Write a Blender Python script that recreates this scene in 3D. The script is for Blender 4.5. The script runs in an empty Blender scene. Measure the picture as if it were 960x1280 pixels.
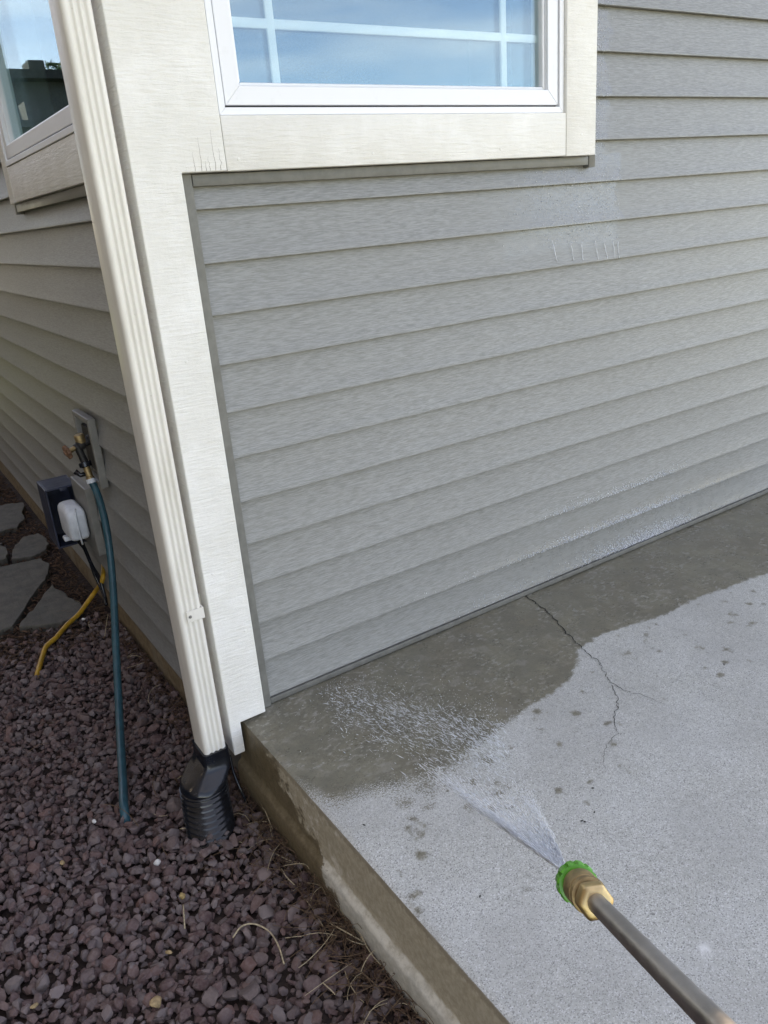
import bpy, bmesh, math, random
import numpy as np
from mathutils import Vector, Matrix

random.seed(7); rng = np.random.default_rng(11)
scene = bpy.context.scene
col = scene.collection

# ------------------------------------------------------------------ camera
CAM = np.array([-0.50643, -1.55579, 1.10626])
CR = np.array([0.82726811, -0.55651905, -0.07690261])
CU = np.array([0.25930727, 0.25680757, 0.93102611])
CF = np.array([0.4983846, 0.79014962, -0.35675815])
FPX = 978.44
cd = bpy.data.cameras.new('camera'); cam = bpy.data.objects.new('camera', cd); col.objects.link(cam)
cam.matrix_world = Matrix(((CR[0], CU[0], -CF[0], CAM[0]), (CR[1], CU[1], -CF[1], CAM[1]),
                           (CR[2], CU[2], -CF[2], CAM[2]), (0, 0, 0, 1)))
cd.sensor_fit = 'VERTICAL'; cd.sensor_height = 24.0; cd.lens = FPX / 1280 * 24.0
cd.clip_start = 0.02; cd.clip_end = 2000
scene.camera = cam

# ------------------------------------------------------------------ sky, sun, exposure
SUN_EL, SUN_AZ = math.radians(44), math.radians(58)      # behind the house: azimuth from +Y towards +X
world = bpy.data.worlds.new('World'); scene.world = world; world.use_nodes = True
wn = world.node_tree; wn.nodes.clear()
sky = wn.nodes.new('ShaderNodeTexSky'); sky.sky_type = 'NISHITA'; sky.sun_disc = False
sky.sun_elevation = SUN_EL; sky.sun_rotation = SUN_AZ
sky.air_density = 0.7; sky.dust_density = 0.05; sky.ozone_density = 3.0; sky.altitude = 300
wtc = wn.nodes.new('ShaderNodeTexCoord'); wmp = wn.nodes.new('ShaderNodeMapping'); wmp.inputs['Scale'].default_value = (1.2, 3.0, 12.0)
wno = wn.nodes.new('ShaderNodeTexNoise'); wno.inputs['Scale'].default_value = 1.6; wno.inputs['Detail'].default_value = 6
wrm = wn.nodes.new('ShaderNodeMapRange'); wrm.inputs[1].default_value = .42; wrm.inputs[2].default_value = .8; wrm.inputs[3].default_value = 0; wrm.inputs[4].default_value = .34
wmx = wn.nodes.new('ShaderNodeMix'); wmx.data_type = 'RGBA'
wmx.inputs[7].default_value = (8, 8.4, 9, 1)
wbg = wn.nodes.new('ShaderNodeBackground'); wbg.inputs[1].default_value = 0.15
wou = wn.nodes.new('ShaderNodeOutputWorld')
wn.links.new(wtc.outputs['Generated'], wmp.inputs[0]); wn.links.new(wmp.outputs[0], wno.inputs['Vector'])
wn.links.new(wno.outputs[0], wrm.inputs[0]); wn.links.new(wrm.outputs[0], wmx.inputs[0])
wn.links.new(sky.outputs[0], wmx.inputs[6]); wn.links.new(wmx.outputs[2], wbg.inputs[0]); wn.links.new(wbg.outputs[0], wou.inputs[0])
sd_ = bpy.data.lights.new('sun', 'SUN'); sun = bpy.data.objects.new('sun', sd_); col.objects.link(sun)
sd_.energy = 3.2; sd_.angle = math.radians(0.53); sd_.color = (1.0, .95, .87)
sdir = Vector((math.sin(SUN_AZ) * math.cos(SUN_EL), math.cos(SUN_AZ) * math.cos(SUN_EL), math.sin(SUN_EL)))
sun.rotation_euler = sdir.to_track_quat('Z', 'Y').to_euler(); sun.location = (9, 6, 9)
vs = scene.view_settings
vs.view_transform = 'Standard'; vs.look = 'None'; vs.gamma = 1.0; vs.use_curve_mapping = False
vs.exposure = 2.17
vs.use_white_balance = True; vs.white_balance_temperature = 9750; vs.white_balance_tint = 17
scene.render.engine = 'CYCLES'
scene.cycles.use_denoising = True
scene.cycles.max_bounces = 8; scene.cycles.transparent_max_bounces = 16

# ------------------------------------------------------------------ pixel -> point helper (measuring the photograph)
def on(x, y, ax, v):
    d = CF + CR * (x - 480) / FPX - CU * (y - 640) / FPX
    return CAM + d * ((v - CAM[ax]) / d[ax])
def proj(P):
    d = np.asarray(P) - CAM; w = d @ CF
    return 480 + FPX * (d @ CR) / w, 640 - FPX * (d @ CU) / w, w

# ------------------------------------------------------------------ material helpers
def srgb(r, g, b):
    f = lambda c: (c / 12.92 if c <= .04045 else ((c + .055) / 1.055) ** 2.4)
    return (f(r / 255), f(g / 255), f(b / 255), 1)
class NT:
    def __init__(s, name):
        s.m = bpy.data.materials.new(name); s.m.use_nodes = True; s.t = s.m.node_tree; s.t.nodes.clear()
        s.out = s.n('ShaderNodeOutputMaterial'); s.pos = s.n('ShaderNodeNewGeometry').outputs['Position']
    def n(s, ty, **kw):
        nd = s.t.nodes.new(ty)
        for k, v in kw.items(): setattr(nd, k, v)
        return nd
    def l(s, a, b): s.t.links.new(a, b)
    def put(s, sock, v):
        if isinstance(v, bpy.types.NodeSocket): s.l(v, sock)
        elif v is not None: sock.default_value = v
    def noise(s, scale, detail=4, rough=.5, stretch=None, vec=None, off=None):
        v = vec or s.pos
        if stretch or off:
            mp = s.n('ShaderNodeMapping'); s.l(v, mp.inputs[0])
            if stretch: mp.inputs['Scale'].default_value = stretch
            if off: mp.inputs['Location'].default_value = off
            v = mp.outputs[0]
        nd = s.n('ShaderNodeTexNoise'); s.l(v, nd.inputs['Vector'])
        nd.inputs['Scale'].default_value = scale; nd.inputs['Detail'].default_value = detail; nd.inputs['Roughness'].default_value = rough
        return nd.outputs[0]
    def voro(s, scale, feature='F1', out='Distance', rnd=1.0):
        nd = s.n('ShaderNodeTexVoronoi', feature=feature); s.l(s.pos, nd.inputs['Vector'])
        nd.inputs['Scale'].default_value = scale; nd.inputs['Randomness'].default_value = rnd
        return nd.outputs[out]
    def ramp(s, v, a, b, lo=0., hi=1., smooth=True):
        nd = s.n('ShaderNodeMapRange'); nd.interpolation_type = 'SMOOTHSTEP' if smooth else 'LINEAR'
        s.put(nd.inputs[0], v); s.put(nd.inputs[1], a); s.put(nd.inputs[2], b); s.put(nd.inputs[3], lo); s.put(nd.inputs[4], hi)
        return nd.outputs[0]
    def mix(s, f, a, b, mode='MIX'):
        nd = s.n('ShaderNodeMix', data_type='RGBA', blend_type=mode)
        s.put(nd.inputs[0], f); s.put(nd.inputs[6], a); s.put(nd.inputs[7], b); return nd.outputs[2]
    def math(s, op, a, b=None, c=None):
        nd = s.n('ShaderNodeMath', operation=op); s.put(nd.inputs[0], a)
        if b is not None: s.put(nd.inputs[1], b)
        if c is not None: s.put(nd.inputs[2], c)
        return nd.outputs[0]
    def add(s, a, b): return s.math('ADD', a, b)
    def mul(s, a, b): return s.math('MULTIPLY', a, b)
    def xyz(s):
        nd = s.n('ShaderNodeSeparateXYZ'); s.l(s.pos, nd.inputs[0]); return nd.outputs
    def attr(s, name):
        nd = s.n('ShaderNodeAttribute', attribute_name=name); return nd.outputs['Fac']
    def rnd(s): return s.n('ShaderNodeObjectInfo').outputs['Random']
    def bump(s, h, strength=.3, dist=.002, prev=None):
        nd = s.n('ShaderNodeBump'); nd.inputs['Strength'].default_value = strength if not isinstance(strength, bpy.types.NodeSocket) else 1
        if isinstance(strength, bpy.types.NodeSocket): s.l(strength, nd.inputs['Strength'])
        nd.inputs['Distance'].default_value = dist; s.l(h, nd.inputs['Height'])
        if prev: s.l(prev, nd.inputs['Normal'])
        return nd.outputs[0]
    def pbr(s, color, rough=.6, normal=None, metal=0., spec=.5, coat=None, coat_rough=.1, trans=None, coat_ior=1.5):
        p = s.n('ShaderNodeBsdfPrincipled')
        s.put(p.inputs['Base Color'], color); s.put(p.inputs['Roughness'], rough); s.put(p.inputs['Metallic'], metal)
        s.put(p.inputs['Specular IOR Level'], spec)
        if coat is not None: s.put(p.inputs['Coat Weight'], coat); s.put(p.inputs['Coat Roughness'], coat_rough); s.put(p.inputs['Coat IOR'], coat_ior)
        if trans is not None: s.put(p.inputs['Transmission Weight'], trans)
        if normal: s.l(normal, p.inputs['Normal'])
        s.l(p.outputs[0], s.out.inputs[0]); return s.m

def m_simple(name, c, rough=.5, var=.15, scale=60, metal=0., spec=.5, bump=.15, bscale=300, dist=.001):
    t = NT(name); nv = t.noise(scale, 5, .6)
    a = tuple(x * (1 - var) for x in c[:3]) + (1,); b = tuple(min(1, x * (1 + var)) for x in c[:3]) + (1,)
    return t.pbr(t.mix(t.ramp(nv, .3, .7), a, b), t.ramp(nv, .2, .8, max(.02, rough - .08), min(1, rough + .1)),
                 t.bump(t.noise(bscale, 4, .6), bump, dist), metal, spec)

def m_siding(name, along):                      # grey embossed wood-grain vinyl, with patches of water drops
    t = NT(name)
    st = (1, 1, 1)
    gs = (.07, 1, 1) if along == 'x' else (1, .07, 1)
    g1 = t.noise(520, 3, .7, stretch=gs); g2 = t.noise(160, 3, .6, stretch=gs); g3 = t.noise(2.6, 3, .5)
    base = t.mix(t.ramp(g1, .36, .66), (.172, .174, .165, 1), (.284, .288, .281, 1))
    base = t.mix(t.mul(t.ramp(g2, .35, .7), .22), base, (.310, .314, .306, 1))
    base = t.mix(t.ramp(g3, .3, .75, 0, .18), base, (.205, .203, .188, 1))
    x, y, z = t.xyz()
    fl = t.noise(300, 3, .6, stretch=(.6, .6, 1)); fm = t.noise(14, 4, .6)
    jit = t.math('MULTIPLY_ADD', fm, .11, -.055)
    def band(v, a0, a1, b0, b1): return t.mul(t.ramp(v, a0, a1), t.ramp(v, b0, b1, 1, 0))
    if along == 'x':
        xj = t.add(x, jit); zj = t.add(z, t.mul(jit, .35))
        w1 = t.mul(band(xj, .80, 1.08, 1.312, 1.33), band(zj, 1.0, 1.02, 1.2, 1.205))
        w2 = t.mul(band(xj, 1.15, 1.19, 1.262, 1.285), t.ramp(zj, 1.12, 1.14))
        w3 = t.mul(band(xj, .45, 1.2, 1.95, 2.15), t.ramp(zj, .09, .27, 1, 0))
        w4 = t.mul(band(xj, .85, .95, 1.31, 1.33), band(zj, .955, .99, 1.03, 1.04))
        wet = t.math('MAXIMUM', t.math('MAXIMUM', w1, w2), t.math('MAXIMUM', t.mul(w3, .9), t.mul(w4, .7)))
    else:
        w1 = t.mul(band(t.add(y, jit), .2, .55, .85, 1.15), t.ramp(t.add(z, t.mul(jit, .4)), 1.09, 1.16))
        wet = t.mul(w1, .5)
    cov = t.mul(wet, t.ramp(t.noise(30, 4, .65), .3, .7, .35, .9))
    wetd = t.mul(cov, t.ramp(fl, .3, .7, .55, 1.))
    colr = t.mix(t.mul(cov, .5), base, (.145, .142, .125, 1))
    n1 = t.bump(g1, .34, .0016)
    n2 = t.bump(t.noise(7, 2, .5, stretch=(.25, 1, 1) if along == 'x' else (1, .25, 1)), .2, .004, n1)
    drop = t.voro(330, 'SMOOTH_F1'); n3 = t.bump(drop, t.mul(wetd, .25), .0016, n2)
    rough = t.math('MULTIPLY_ADD', g1, .16, .34)
    rough = t.math('MULTIPLY_ADD', wetd, -.30, rough)
    return t.pbr(colr, rough, n3, spec=.6, coat=t.mul(wetd, .9), coat_rough=.15, coat_ior=1.6)

def m_trim(name):                                # rough-sawn painted board, cream white
    t = NT(name); x, y, z = t.xyz()
    g = t.noise(190, 5, .65, stretch=(.12, .12, 1)); gv = t.noise(70, 4, .6, stretch=(1, 1, .06)); f = t.noise(900, 3, .6)
    st = t.noise(9, 6, .62)
    c = t.mix(t.ramp(st, .38, .72), (.79, .77, .715, 1), (.87, .856, .815, 1))
    c = t.mix(t.ramp(t.noise(40, 5, .7), .64, .78, 0, .25), c, (.62, .56, .46, 1))
    crack = t.ramp(gv, .30, .335, .35, 0); c = t.mix(t.mul(crack, t.ramp(t.noise(5, 2), .62, .75, 0, .4)), c, (.25, .21, .16, 1))
    n = t.bump(g, .85, .0034); n = t.bump(f, .35, .0008, n); n = t.bump(gv, .2, .0015, n); n = t.bump(t.noise(26, 5, .65), .25, .004, n)
    return t.pbr(c, .62, n, spec=.35)

def m_vinyl(name, c=(.80, .81, .83, 1)):
    t = NT(name); d = t.noise(30, 5, .7)
    return t.pbr(t.mix(t.ramp(d, .55, .8, 0, .25), c, (.62, .61, .58, 1)), .34, t.bump(t.noise(500, 2), .04, .0004), spec=.5)

def m_downspout():
    t = NT('painted_aluminium'); d = t.noise(12, 6, .7, stretch=(1, 1, .25)); s2 = t.noise(160, 4, .6)
    c = t.mix(t.ramp(d, .4, .75), (.77, .74, .675, 1), (.66, .625, .55, 1))
    c = t.mix(t.ramp(s2, .68, .76, 0, .5), c, (.42, .38, .31, 1))
    return t.pbr(c, t.ramp(d, .2, .8, .26, .42), t.bump(t.noise(40, 3), .08, .001), spec=.5)

def m_concrete():
    t = NT('patio_concrete'); x, y, z = t.xyz()
    sdv = t.attr('sd'); amp = t.attr('amp')
    ag = t.voro(620, out='Color'); agv = t.n('ShaderNodeSeparateColor'); t.l(ag, agv.inputs[0]); v = agv.outputs[0]
    f1 = t.noise(520, 4, .7); f2 = t.noise(60, 5, .65); f3 = t.noise(5, 5, .6); f4 = t.noise(17, 5, .65)
    dry = t.mix(t.ramp(f2, .25, .75), (.425, .423, .385, 1), (.535, .538, .492, 1))
    dry = t.mix(t.ramp(f3, .35, .7, 0, .5), dry, (.56, .568, .54, 1))
    dry = t.mix(t.ramp(v, .74, .97, 0, .75), dry, (.16, .155, .15, 1))
    dry = t.mix(t.ramp(v, .04, .2, .8, 0), dry, (.74, .74, .73, 1))
    dry = t.mix(t.ramp(f1, .64, .76, 0, .4), dry, (.14, .13, .12, 1))
    dry = t.mix(t.ramp(t.noise(2.2, 5, .65), .42, .62, 0, .38), dry, (.36, .355, .33, 1))
    dry = t.mix(t.attr('chalk'), dry, (.80, .80, .78, 1))
    wetc = t.mix(t.ramp(f2, .25, .75), (.185, .170, .122, 1), (.25, .232, .172, 1))
    wetc = t.mix(t.ramp(f3, .4, .7, 0, .6), wetc, (.175, .150, .108, 1))
    wetc = t.mix(t.ramp(t.noise(13, 4, .6), .35, .65, 0, .55), wetc, (.145, .135, .105, 1))
    wetc = t.mix(t.mul(t.ramp(t.noise(95, 3, .6, stretch=(.6, 1, 1)), .54, .62), t.ramp(t.noise(9, 4, .6), .42, .58)), wetc, (.30, .285, .24, 1))
    wetc = t.mix(t.ramp(f4, .54, .66, 0, .45), wetc, (.31, .29, .245, 1))
    wetc = t.mix(t.ramp(v, .9, .97, 0, .4), wetc, (.05, .045, .04, 1))
    nz = t.add(t.math('MULTIPLY_ADD', t.noise(45, 6, .7), .05, -.025), t.mul(t.math('MULTIPLY_ADD', t.noise(330, 3, .7), 1.0, -.5), amp))
    w = t.ramp(t.add(sdv, nz), -.006, .007)
    c = t.mix(w, dry, wetc)
    rough = t.ramp(w, 0, 1, .86, t.ramp(f4, .35, .65, .24, .52))
    n = t.bump(f1, .22, .0012); n = t.bump(t.noise(160, 4, .6), .25, .002, n)
    return t.pbr(c, rough, n, spec=t.ramp(w, 0, 1, .3, .5))

def m_slab_side():
    t = NT('slab_side_concrete'); x, y, z = t.xyz()
    f = t.noise(70, 6, .7); g = t.noise(9, 5, .6); h = t.noise(420, 4, .7)
    up = t.mix(t.ramp(f, .3, .7), (.34, .29, .205, 1), (.47, .41, .31, 1))
    lo = t.mix(t.ramp(f, .3, .7), (.39, .365, .305, 1), (.53, .50, .43, 1))
    zz = t.math('MULTIPLY_ADD', g, .03, t.add(z, -.015))
    c = t.mix(t.ramp(zz, -.140, -.128), lo, up)
    c = t.mix(t.ramp(h, .60, .72, 0, .7), c, (.12, .10, .07, 1))
    c = t.mix(t.mul(t.ramp(t.noise(28, 6, .7), .52, .66), t.ramp(y, -.62, -.38, .12, 1)), c, (.62, .57, .48, 1))
    c = t.mix(t.mul(t.mul(t.ramp(zz, -.146, -.138), t.ramp(zz, -.130, -.122, 1, 0)), t.ramp(t.noise(40, 4, .7), .35, .6, .2, .9)), c, (.66, .62, .53, 1))
    yy = t.math('MULTIPLY_ADD', t.noise(20, 7, .75), .55, t.add(y, -.275))
    thr = t.math('MULTIPLY_ADD', z, 1.7, -.16)
    wet = t.ramp(t.math('SUBTRACT', yy, thr), -.02, .02)
    wet2 = t.ramp(t.math('MULTIPLY_ADD', t.noise(60, 4, .7), .03, t.add(z, -.015)), -.02, -.010)
    wetc = t.mix(t.ramp(f, .3, .7), (.12, .09, .05, 1), (.19, .148, .092, 1))
    c = t.mix(wet, c, wetc); c = t.mix(t.mul(wet2, .55), c, (.17, .14, .095, 1))
    n = t.bump(f, .4, .004); n = t.bump(h, .4, .0015, n)
    return t.pbr(c, t.ramp(wet, 0, 1, .85, .42), n, spec=.4)

def m_foundation():
    t = NT('foundation_concrete'); f = t.noise(30, 6, .7); g = t.noise(5, 4, .6, stretch=(1, 1, .3)); h = t.noise(300, 4, .7)
    c = t.mix(t.ramp(f, .3, .7), (.155, .110, .064, 1), (.25, .19, .12, 1)); c = t.mix(t.ramp(g, .5, .7, 0, .6), c, (.26, .24, .20, 1))
    return t.pbr(c, .85, t.bump(h, .4, .002, t.bump(f, .4, .006)), spec=.3)

def m_stone(name, use_attr):
    t = NT(name); r = t.attr('tint') if use_attr else t.rnd()
    c1 = t.n('ShaderNodeValToRGB'); t.l(r, c1.inputs[0]); e = c1.color_ramp.elements
    e[0].position = 0; e[0].color = (.070, .036, .036, 1); e[1].position = 1; e[1].color = (.21, .155, .145, 1)
    for p, cc in ((.16, (.105, .060, .057, 1)), (.32, (.135, .094, .092, 1)), (.48, (.100, .080, .080, 1)), (.62, (.150, .080, .068, 1)), (.76, (.115, .088, .083, 1)), (.90, (.165, .136, .134, 1))):
        q = e.new(p); q.color = cc
    f = t.noise(120, 5, .7); c = t.mix(t.ramp(f, .3, .75, 0, .55), c1.outputs[0], (.225, .17, .155, 1))
    c = t.mix(t.ramp(t.noise(700, 3, .7), .62, .75, 0, .5), c, (.06, .042, .042, 1))
    return t.pbr(c, .78, t.bump(t.noise(650, 4, .75), .45, .0012, t.bump(f, .4, .004)), spec=.35)

def m_ground():
    t = NT('soil'); f = t.noise(60, 6, .7); v = t.voro(45)
    c = t.mix(t.ramp(f, .3, .7), (.028, .020, .018, 1), (.055, .038, .032, 1))
    return t.pbr(c, .95, t.bump(v, .8, .01), spec=.2)

def m_lawn():
    t = NT('lawn_turf'); f = t.noise(3, 6, .7)
    return t.pbr(t.mix(t.ramp(f, .3, .7), (.05, .085, .025, 1), (.10, .13, .045, 1)), .95, t.bump(t.noise(90, 4, .7), .8, .02), spec=.2)

def m_slate():
    t = NT('slate'); r = t.rnd(); f = t.noise(16, 6, .7); g = t.noise(30, 5, .65, stretch=(1, .25, 1)); h = t.noise(300, 4, .7)
    c = t.mix(t.ramp(f, .3, .7), (.062, .057, .047, 1), (.120, .110, .09, 1)); c = t.mix(t.ramp(g, .5, .7, 0, .5), c, (.085, .088, .08, 1))
    c = t.mix(t.ramp(t.noise(45, 5, .7), .6, .72, 0, .8), c, (.05, .038, .03, 1))
    return t.pbr(c, .72, t.bump(g, .5, .008, t.bump(h, .3, .002)), spec=.4)

def m_glass(name, base):
    t = NT(name)
    lw = t.n('ShaderNodeLayerWeight'); lw.inputs[0].default_value = .5
    gl = t.n('ShaderNodeBsdfGlossy'); gl.inputs['Roughness'].default_value = 0.0; gl.inputs['Color'].default_value = (.69, .885, 1, 1)
    t.l(t.bump(t.noise(1.8, 2, .5), .12, .003), gl.inputs['Normal'])
    tr = t.n('ShaderNodeBsdfTransparent'); tr.inputs[0].default_value = (.86, .91, .90, 1)
    f = t.math('MINIMUM', t.math('MULTIPLY_ADD', t.math('POWER', lw.outputs['Facing'], 4.5), .10, base), 1.0)
    mx = t.n('ShaderNodeMixShader'); t.l(f, mx.inputs[0]); t.l(tr.outputs[0], mx.inputs[1]); t.l(gl.outputs[0], mx.inputs[2])
    t.l(mx.outputs[0], t.out.inputs[0]); return t.m

def m_water(name, alpha):
    t = NT(name)
    p = t.n('ShaderNodeBsdfPrincipled'); p.inputs['Base Color'].default_value = (.93, .95, .97, 1); p.inputs['Roughness'].default_value = .12
    p.inputs['IOR'].default_value = 1.33
    tl = t.n('ShaderNodeBsdfTranslucent'); tl.inputs[0].default_value = (.95, .97, 1, 1)
    m1 = t.n('ShaderNodeMixShader'); m1.inputs[0].default_value = .6; t.l(p.outputs[0], m1.inputs[1]); t.l(tl.outputs[0], m1.inputs[2])
    tr = t.n('ShaderNodeBsdfTransparent'); m2 = t.n('ShaderNodeMixShader'); m2.inputs[0].default_value = alpha
    t.l(tr.outputs[0], m2.inputs[1]); t.l(m1.outputs[0], m2.inputs[2]); t.l(m2.outputs[0], t.out.inputs[0]); return t.m

def m_film():
    t = NT('water_film'); a = t.attr('along'); b = t.attr('across')
    cv = t.n('ShaderNodeCombineXYZ'); t.l(t.mul(b, 26.), cv.inputs[0]); t.l(t.mul(a, 3.5), cv.inputs[1])
    nz = t.noise(1., 5, .65, vec=cv.outputs[0]); e = t.math('ABSOLUTE', t.add(b, -.5))
    al = t.mul(t.ramp(nz, .34, .72), t.ramp(t.math('MULTIPLY_ADD', nz, .55, t.add(a, -.27)), .55, .98, .8, 0)); al = t.math('MAXIMUM', al, t.mul(t.mul(t.ramp(e, .40, .47), t.ramp(e, .48, .5, 1, .2)), t.mul(t.ramp(nz, .3, .6), t.ramp(a, .4, .95, .8, 0))))
    p = t.n('ShaderNodeBsdfPrincipled'); p.inputs['Base Color'].default_value = (.93, .95, .97, 1); p.inputs['Roughness'].default_value = .15
    tl = t.n('ShaderNodeBsdfTranslucent'); tl.inputs[0].default_value = (.95, .97, 1, 1)
    m1 = t.n('ShaderNodeMixShader'); m1.inputs[0].default_value = .5; t.l(p.outputs[0], m1.inputs[1]); t.l(tl.outputs[0], m1.inputs[2])
    tr = t.n('ShaderNodeBsdfTransparent'); m2 = t.n('ShaderNodeMixShader'); t.l(al, m2.inputs[0])
    t.l(tr.outputs[0], m2.inputs[1]); t.l(m1.outputs[0], m2.inputs[2]); t.l(m2.outputs[0], t.out.inputs[0]); return t.m

M = dict(film=m_film(),
    siding_x=m_siding('vinyl_siding_front', 'x'), siding_y=m_siding('vinyl_siding_side', 'y'), trim=m_trim('cream_trim_paint'),
    channel=m_simple('vinyl_channel', (.155, .153, .138), .45, .14, 40, bump=.1), vinyl=m_vinyl('white_window_vinyl'),
    gasket=m_simple('black_gasket', (.012, .012, .013), .5), down=m_downspout(), concrete=m_concrete(), slab=m_slab_side(),
    found=m_foundation(), stone=m_stone('lava_rock', False), gravel=m_stone('lava_gravel', True), soil=m_ground(), lawn=m_lawn(), slate=m_slate(),
    glass=m_glass('window_glass', .13), glass_in=m_glass('window_glass_inner', .07),
    black=m_simple('black_plastic', (.007, .009, .013), .2, .3, 30, bump=.06), navy=m_simple('navy_plastic', (.026, .033, .060), .40, .2, 30, bump=.1),
    white_pl=m_simple('white_plastic', (.62, .66, .70), .42, .1, 40, bump=.08), brass=m_simple('brass', (.60, .44, .23), .44, .15, 90, 1.0),
    old_brass=m_simple('weathered_brass', (.34, .24, .12), .5, .3, 90, .7), rust=m_simple('rusty_handle', (.22, .115, .07), .75, .4, 120, .2, bump=.5),
    dark_metal=m_simple('dark_metal', (.035, .033, .032), .5, .3, 60, .4), steel=m_simple('lance_steel', (.40, .375, .36), .38, .1, 60, .9),
    green=m_simple('green_plastic', (.07, .36, .035), .38, .12, 60), hose=m_simple('teal_hose_rubber', (.014, .075, .098), .36, .2, 50, bump=.1),
    yellow=m_simple('yellow_jacket', (.46, .255, .025), .5, .15, 50), block=m_simple('grey_mount_vinyl', (.205, .20, .182), .5, .12, 40),
    straw=m_simple('dry_straw', (.42, .34, .22), .8, .3, 200), twig=m_simple('dry_twig', (.115, .07, .04), .9, .4, 200),
    mulch=m_simple('bark_mulch', (.085, .048, .030), .95, .6, 60), leaf=m_simple('tan_leaf', (.42, .29, .12), .7, .35, 150, bump=.5),
    white_stone=m_simple('pale_pebble', (.62, .60, .57), .7, .15, 100), tan_stone=m_simple('tan_pebble', (.36, .25, .13), .8, .3, 150, bump=.5),
    crack=m_simple('crack_dirt', (.018, .016, .013), .95), spray=m_water('spray_water', .9), splash=m_water('splash_water', .82),
    roof=m_simple('roof_shingle', (.07, .068, .065), .9, .3, 8, bump=.5, bscale=60), room=m_simple('room_plaster', (.30, .30, .31), .9),
    neighbour=m_simple('dark_grey_cladding', (.17, .172, .17), .8, .15, 4), soffit=m_simple('white_soffit', (.7, .7, .68), .6),
    bark=m_simple('tree_bark', (.09, .065, .045), .9, .3, 30), needles=m_simple('tree_leaf', (.05, .085, .025), .7, .4, 10),
    blocker_clad=m_simple('blocker_cladding', (.04, .041, .042), .85, .15, 4),  # kept dark so the added blocker house bounces little light
    sheath=m_simple('wall_sheathing', (.12, .12, .11), .9), fence=m_simple('weathered_fence', (.13, .115, .10), .85, .3, 12),
)

# ------------------------------------------------------------------ mesh helpers
class MB:
    def __init__(s): s.v = []; s.f = []
    def add(s, v, f):
        o = len(s.v); s.v += [tuple(map(float, p)) for p in v]; s.f += [tuple(i + o for i in q) for q in f]; return s
    def box(s, x0, x1, y0, y1, z0, z1):
        return s.add([(x0, y0, z0), (x1, y0, z0), (x1, y1, z0), (x0, y1, z0), (x0, y0, z1), (x1, y0, z1), (x1, y1, z1), (x0, y1, z1)],
                     [(0, 3, 2, 1), (4, 5, 6, 7), (0, 1, 5, 4), (1, 2, 6, 5), (2, 3, 7, 6), (3, 0, 4, 7)])
    def prism(s, pts, o, u, w, n, h):            # polygon pts (a,b) at o + a*u + b*w, extruded h along n
        o, u, w, n = map(np.array, (o, u, w, n)); k = len(pts)
        a = [o + p[0] * u + p[1] * w for p in pts]; b = [q + n * h for q in a]
        return s.add(a + b, [tuple(range(k))[::-1], tuple(range(k, 2 * k))] + [(i, (i + 1) % k, k + (i + 1) % k, k + i) for i in range(k)])
    def loft(s, rings, cap=True):
        k = len(rings[0]); v = [p for r in rings for p in r]; f = []
        for j in range(len(rings) - 1):
            f += [(j * k + i, j * k + (i + 1) % k, (j + 1) * k + (i + 1) % k, (j + 1) * k + i) for i in range(k)]
        if cap: f += [tuple(range(k))[::-1], tuple(range((len(rings) - 1) * k, len(rings) * k))]
        return s.add(v, f)
    def tube(s, path, r, k=10, cap=True):
        path = [np.array(p, float) for p in path]; rr = r if hasattr(r, '__len__') else [r] * len(path)
        rings = []; up = None
        for i, p in enumerate(path):
            t = path[min(i + 1, len(path) - 1)] - path[max(i - 1, 0)]; t /= np.linalg.norm(t) + 1e-12
            if up is None:
                a = np.array([0, 0, 1.]) if abs(t[2]) < .9 else np.array([1., 0, 0]); up = np.cross(t, a)
            up = up - t * (up @ t); up /= np.linalg.norm(up); b = np.cross(t, up)
            rings.append([p + rr[i] * (math.cos(q) * up + math.sin(q) * b) for q in [2 * math.pi * j / k for j in range(k)]])
        return s.loft(rings, cap)
    def axis(s, o, d, prof, k=24, hexa=False):   # lathe: prof = [(distance along d, radius)]
        o = np.array(o, float); d = np.array(d, float); d /= np.linalg.norm(d)
        a = np.array([0, 0, 1.]) if abs(d[2]) < .9 else np.array([1., 0, 0]); u = np.cross(d, a); u /= np.linalg.norm(u); w = np.cross(d, u)
        return s.loft([[o + d * t + r * (math.cos(q) * u + math.sin(q) * w) for q in [2 * math.pi * j / k for j in range(k)]] for t, r in prof])

def wloc(o):
    p = Vector((0, 0, 0))
    while o: p = p + o.location; o = o.parent
    return p
def link(name, mb, mat, parent=None, smooth=False, bevel=0, seg=2, angle=None, origin=None):
    v = np.array(mb.v, float)
    lo, hi = v.min(0), v.max(0); c = (lo + hi) / 2; c[2] = lo[2]
    if origin is not None: c = np.array(origin, float)
    me = bpy.data.meshes.new(name); me.from_pydata((v - c).tolist(), [], mb.f)
    if bevel:
        bm = bmesh.new(); bm.from_mesh(me); bmesh.ops.recalc_face_normals(bm, faces=bm.faces)
        bmesh.ops.bevel(bm, geom=[e for e in bm.edges if len(e.link_faces) == 2 and e.calc_face_angle(0) > .5], offset=bevel, segments=seg, affect='EDGES', profile=.5, clamp_overlap=True)
        bm.to_mesh(me); bm.free()
    else:
        bm = bmesh.new(); bm.from_mesh(me); bmesh.ops.recalc_face_normals(bm, faces=bm.faces); bm.to_mesh(me); bm.free()
    me.materials.append(M[mat] if isinstance(mat, str) else mat)
    if smooth or angle:
        me.polygons.foreach_set('use_smooth', [True] * len(me.polygons))
        if angle: me.set_sharp_from_angle(angle=math.radians(angle))
    o = bpy.data.objects.new(name, me); col.objects.link(o)
    o.location = Vector(c) - (wloc(parent) if parent else Vector((0, 0, 0)))
    if parent: o.parent = parent
    return o
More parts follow.
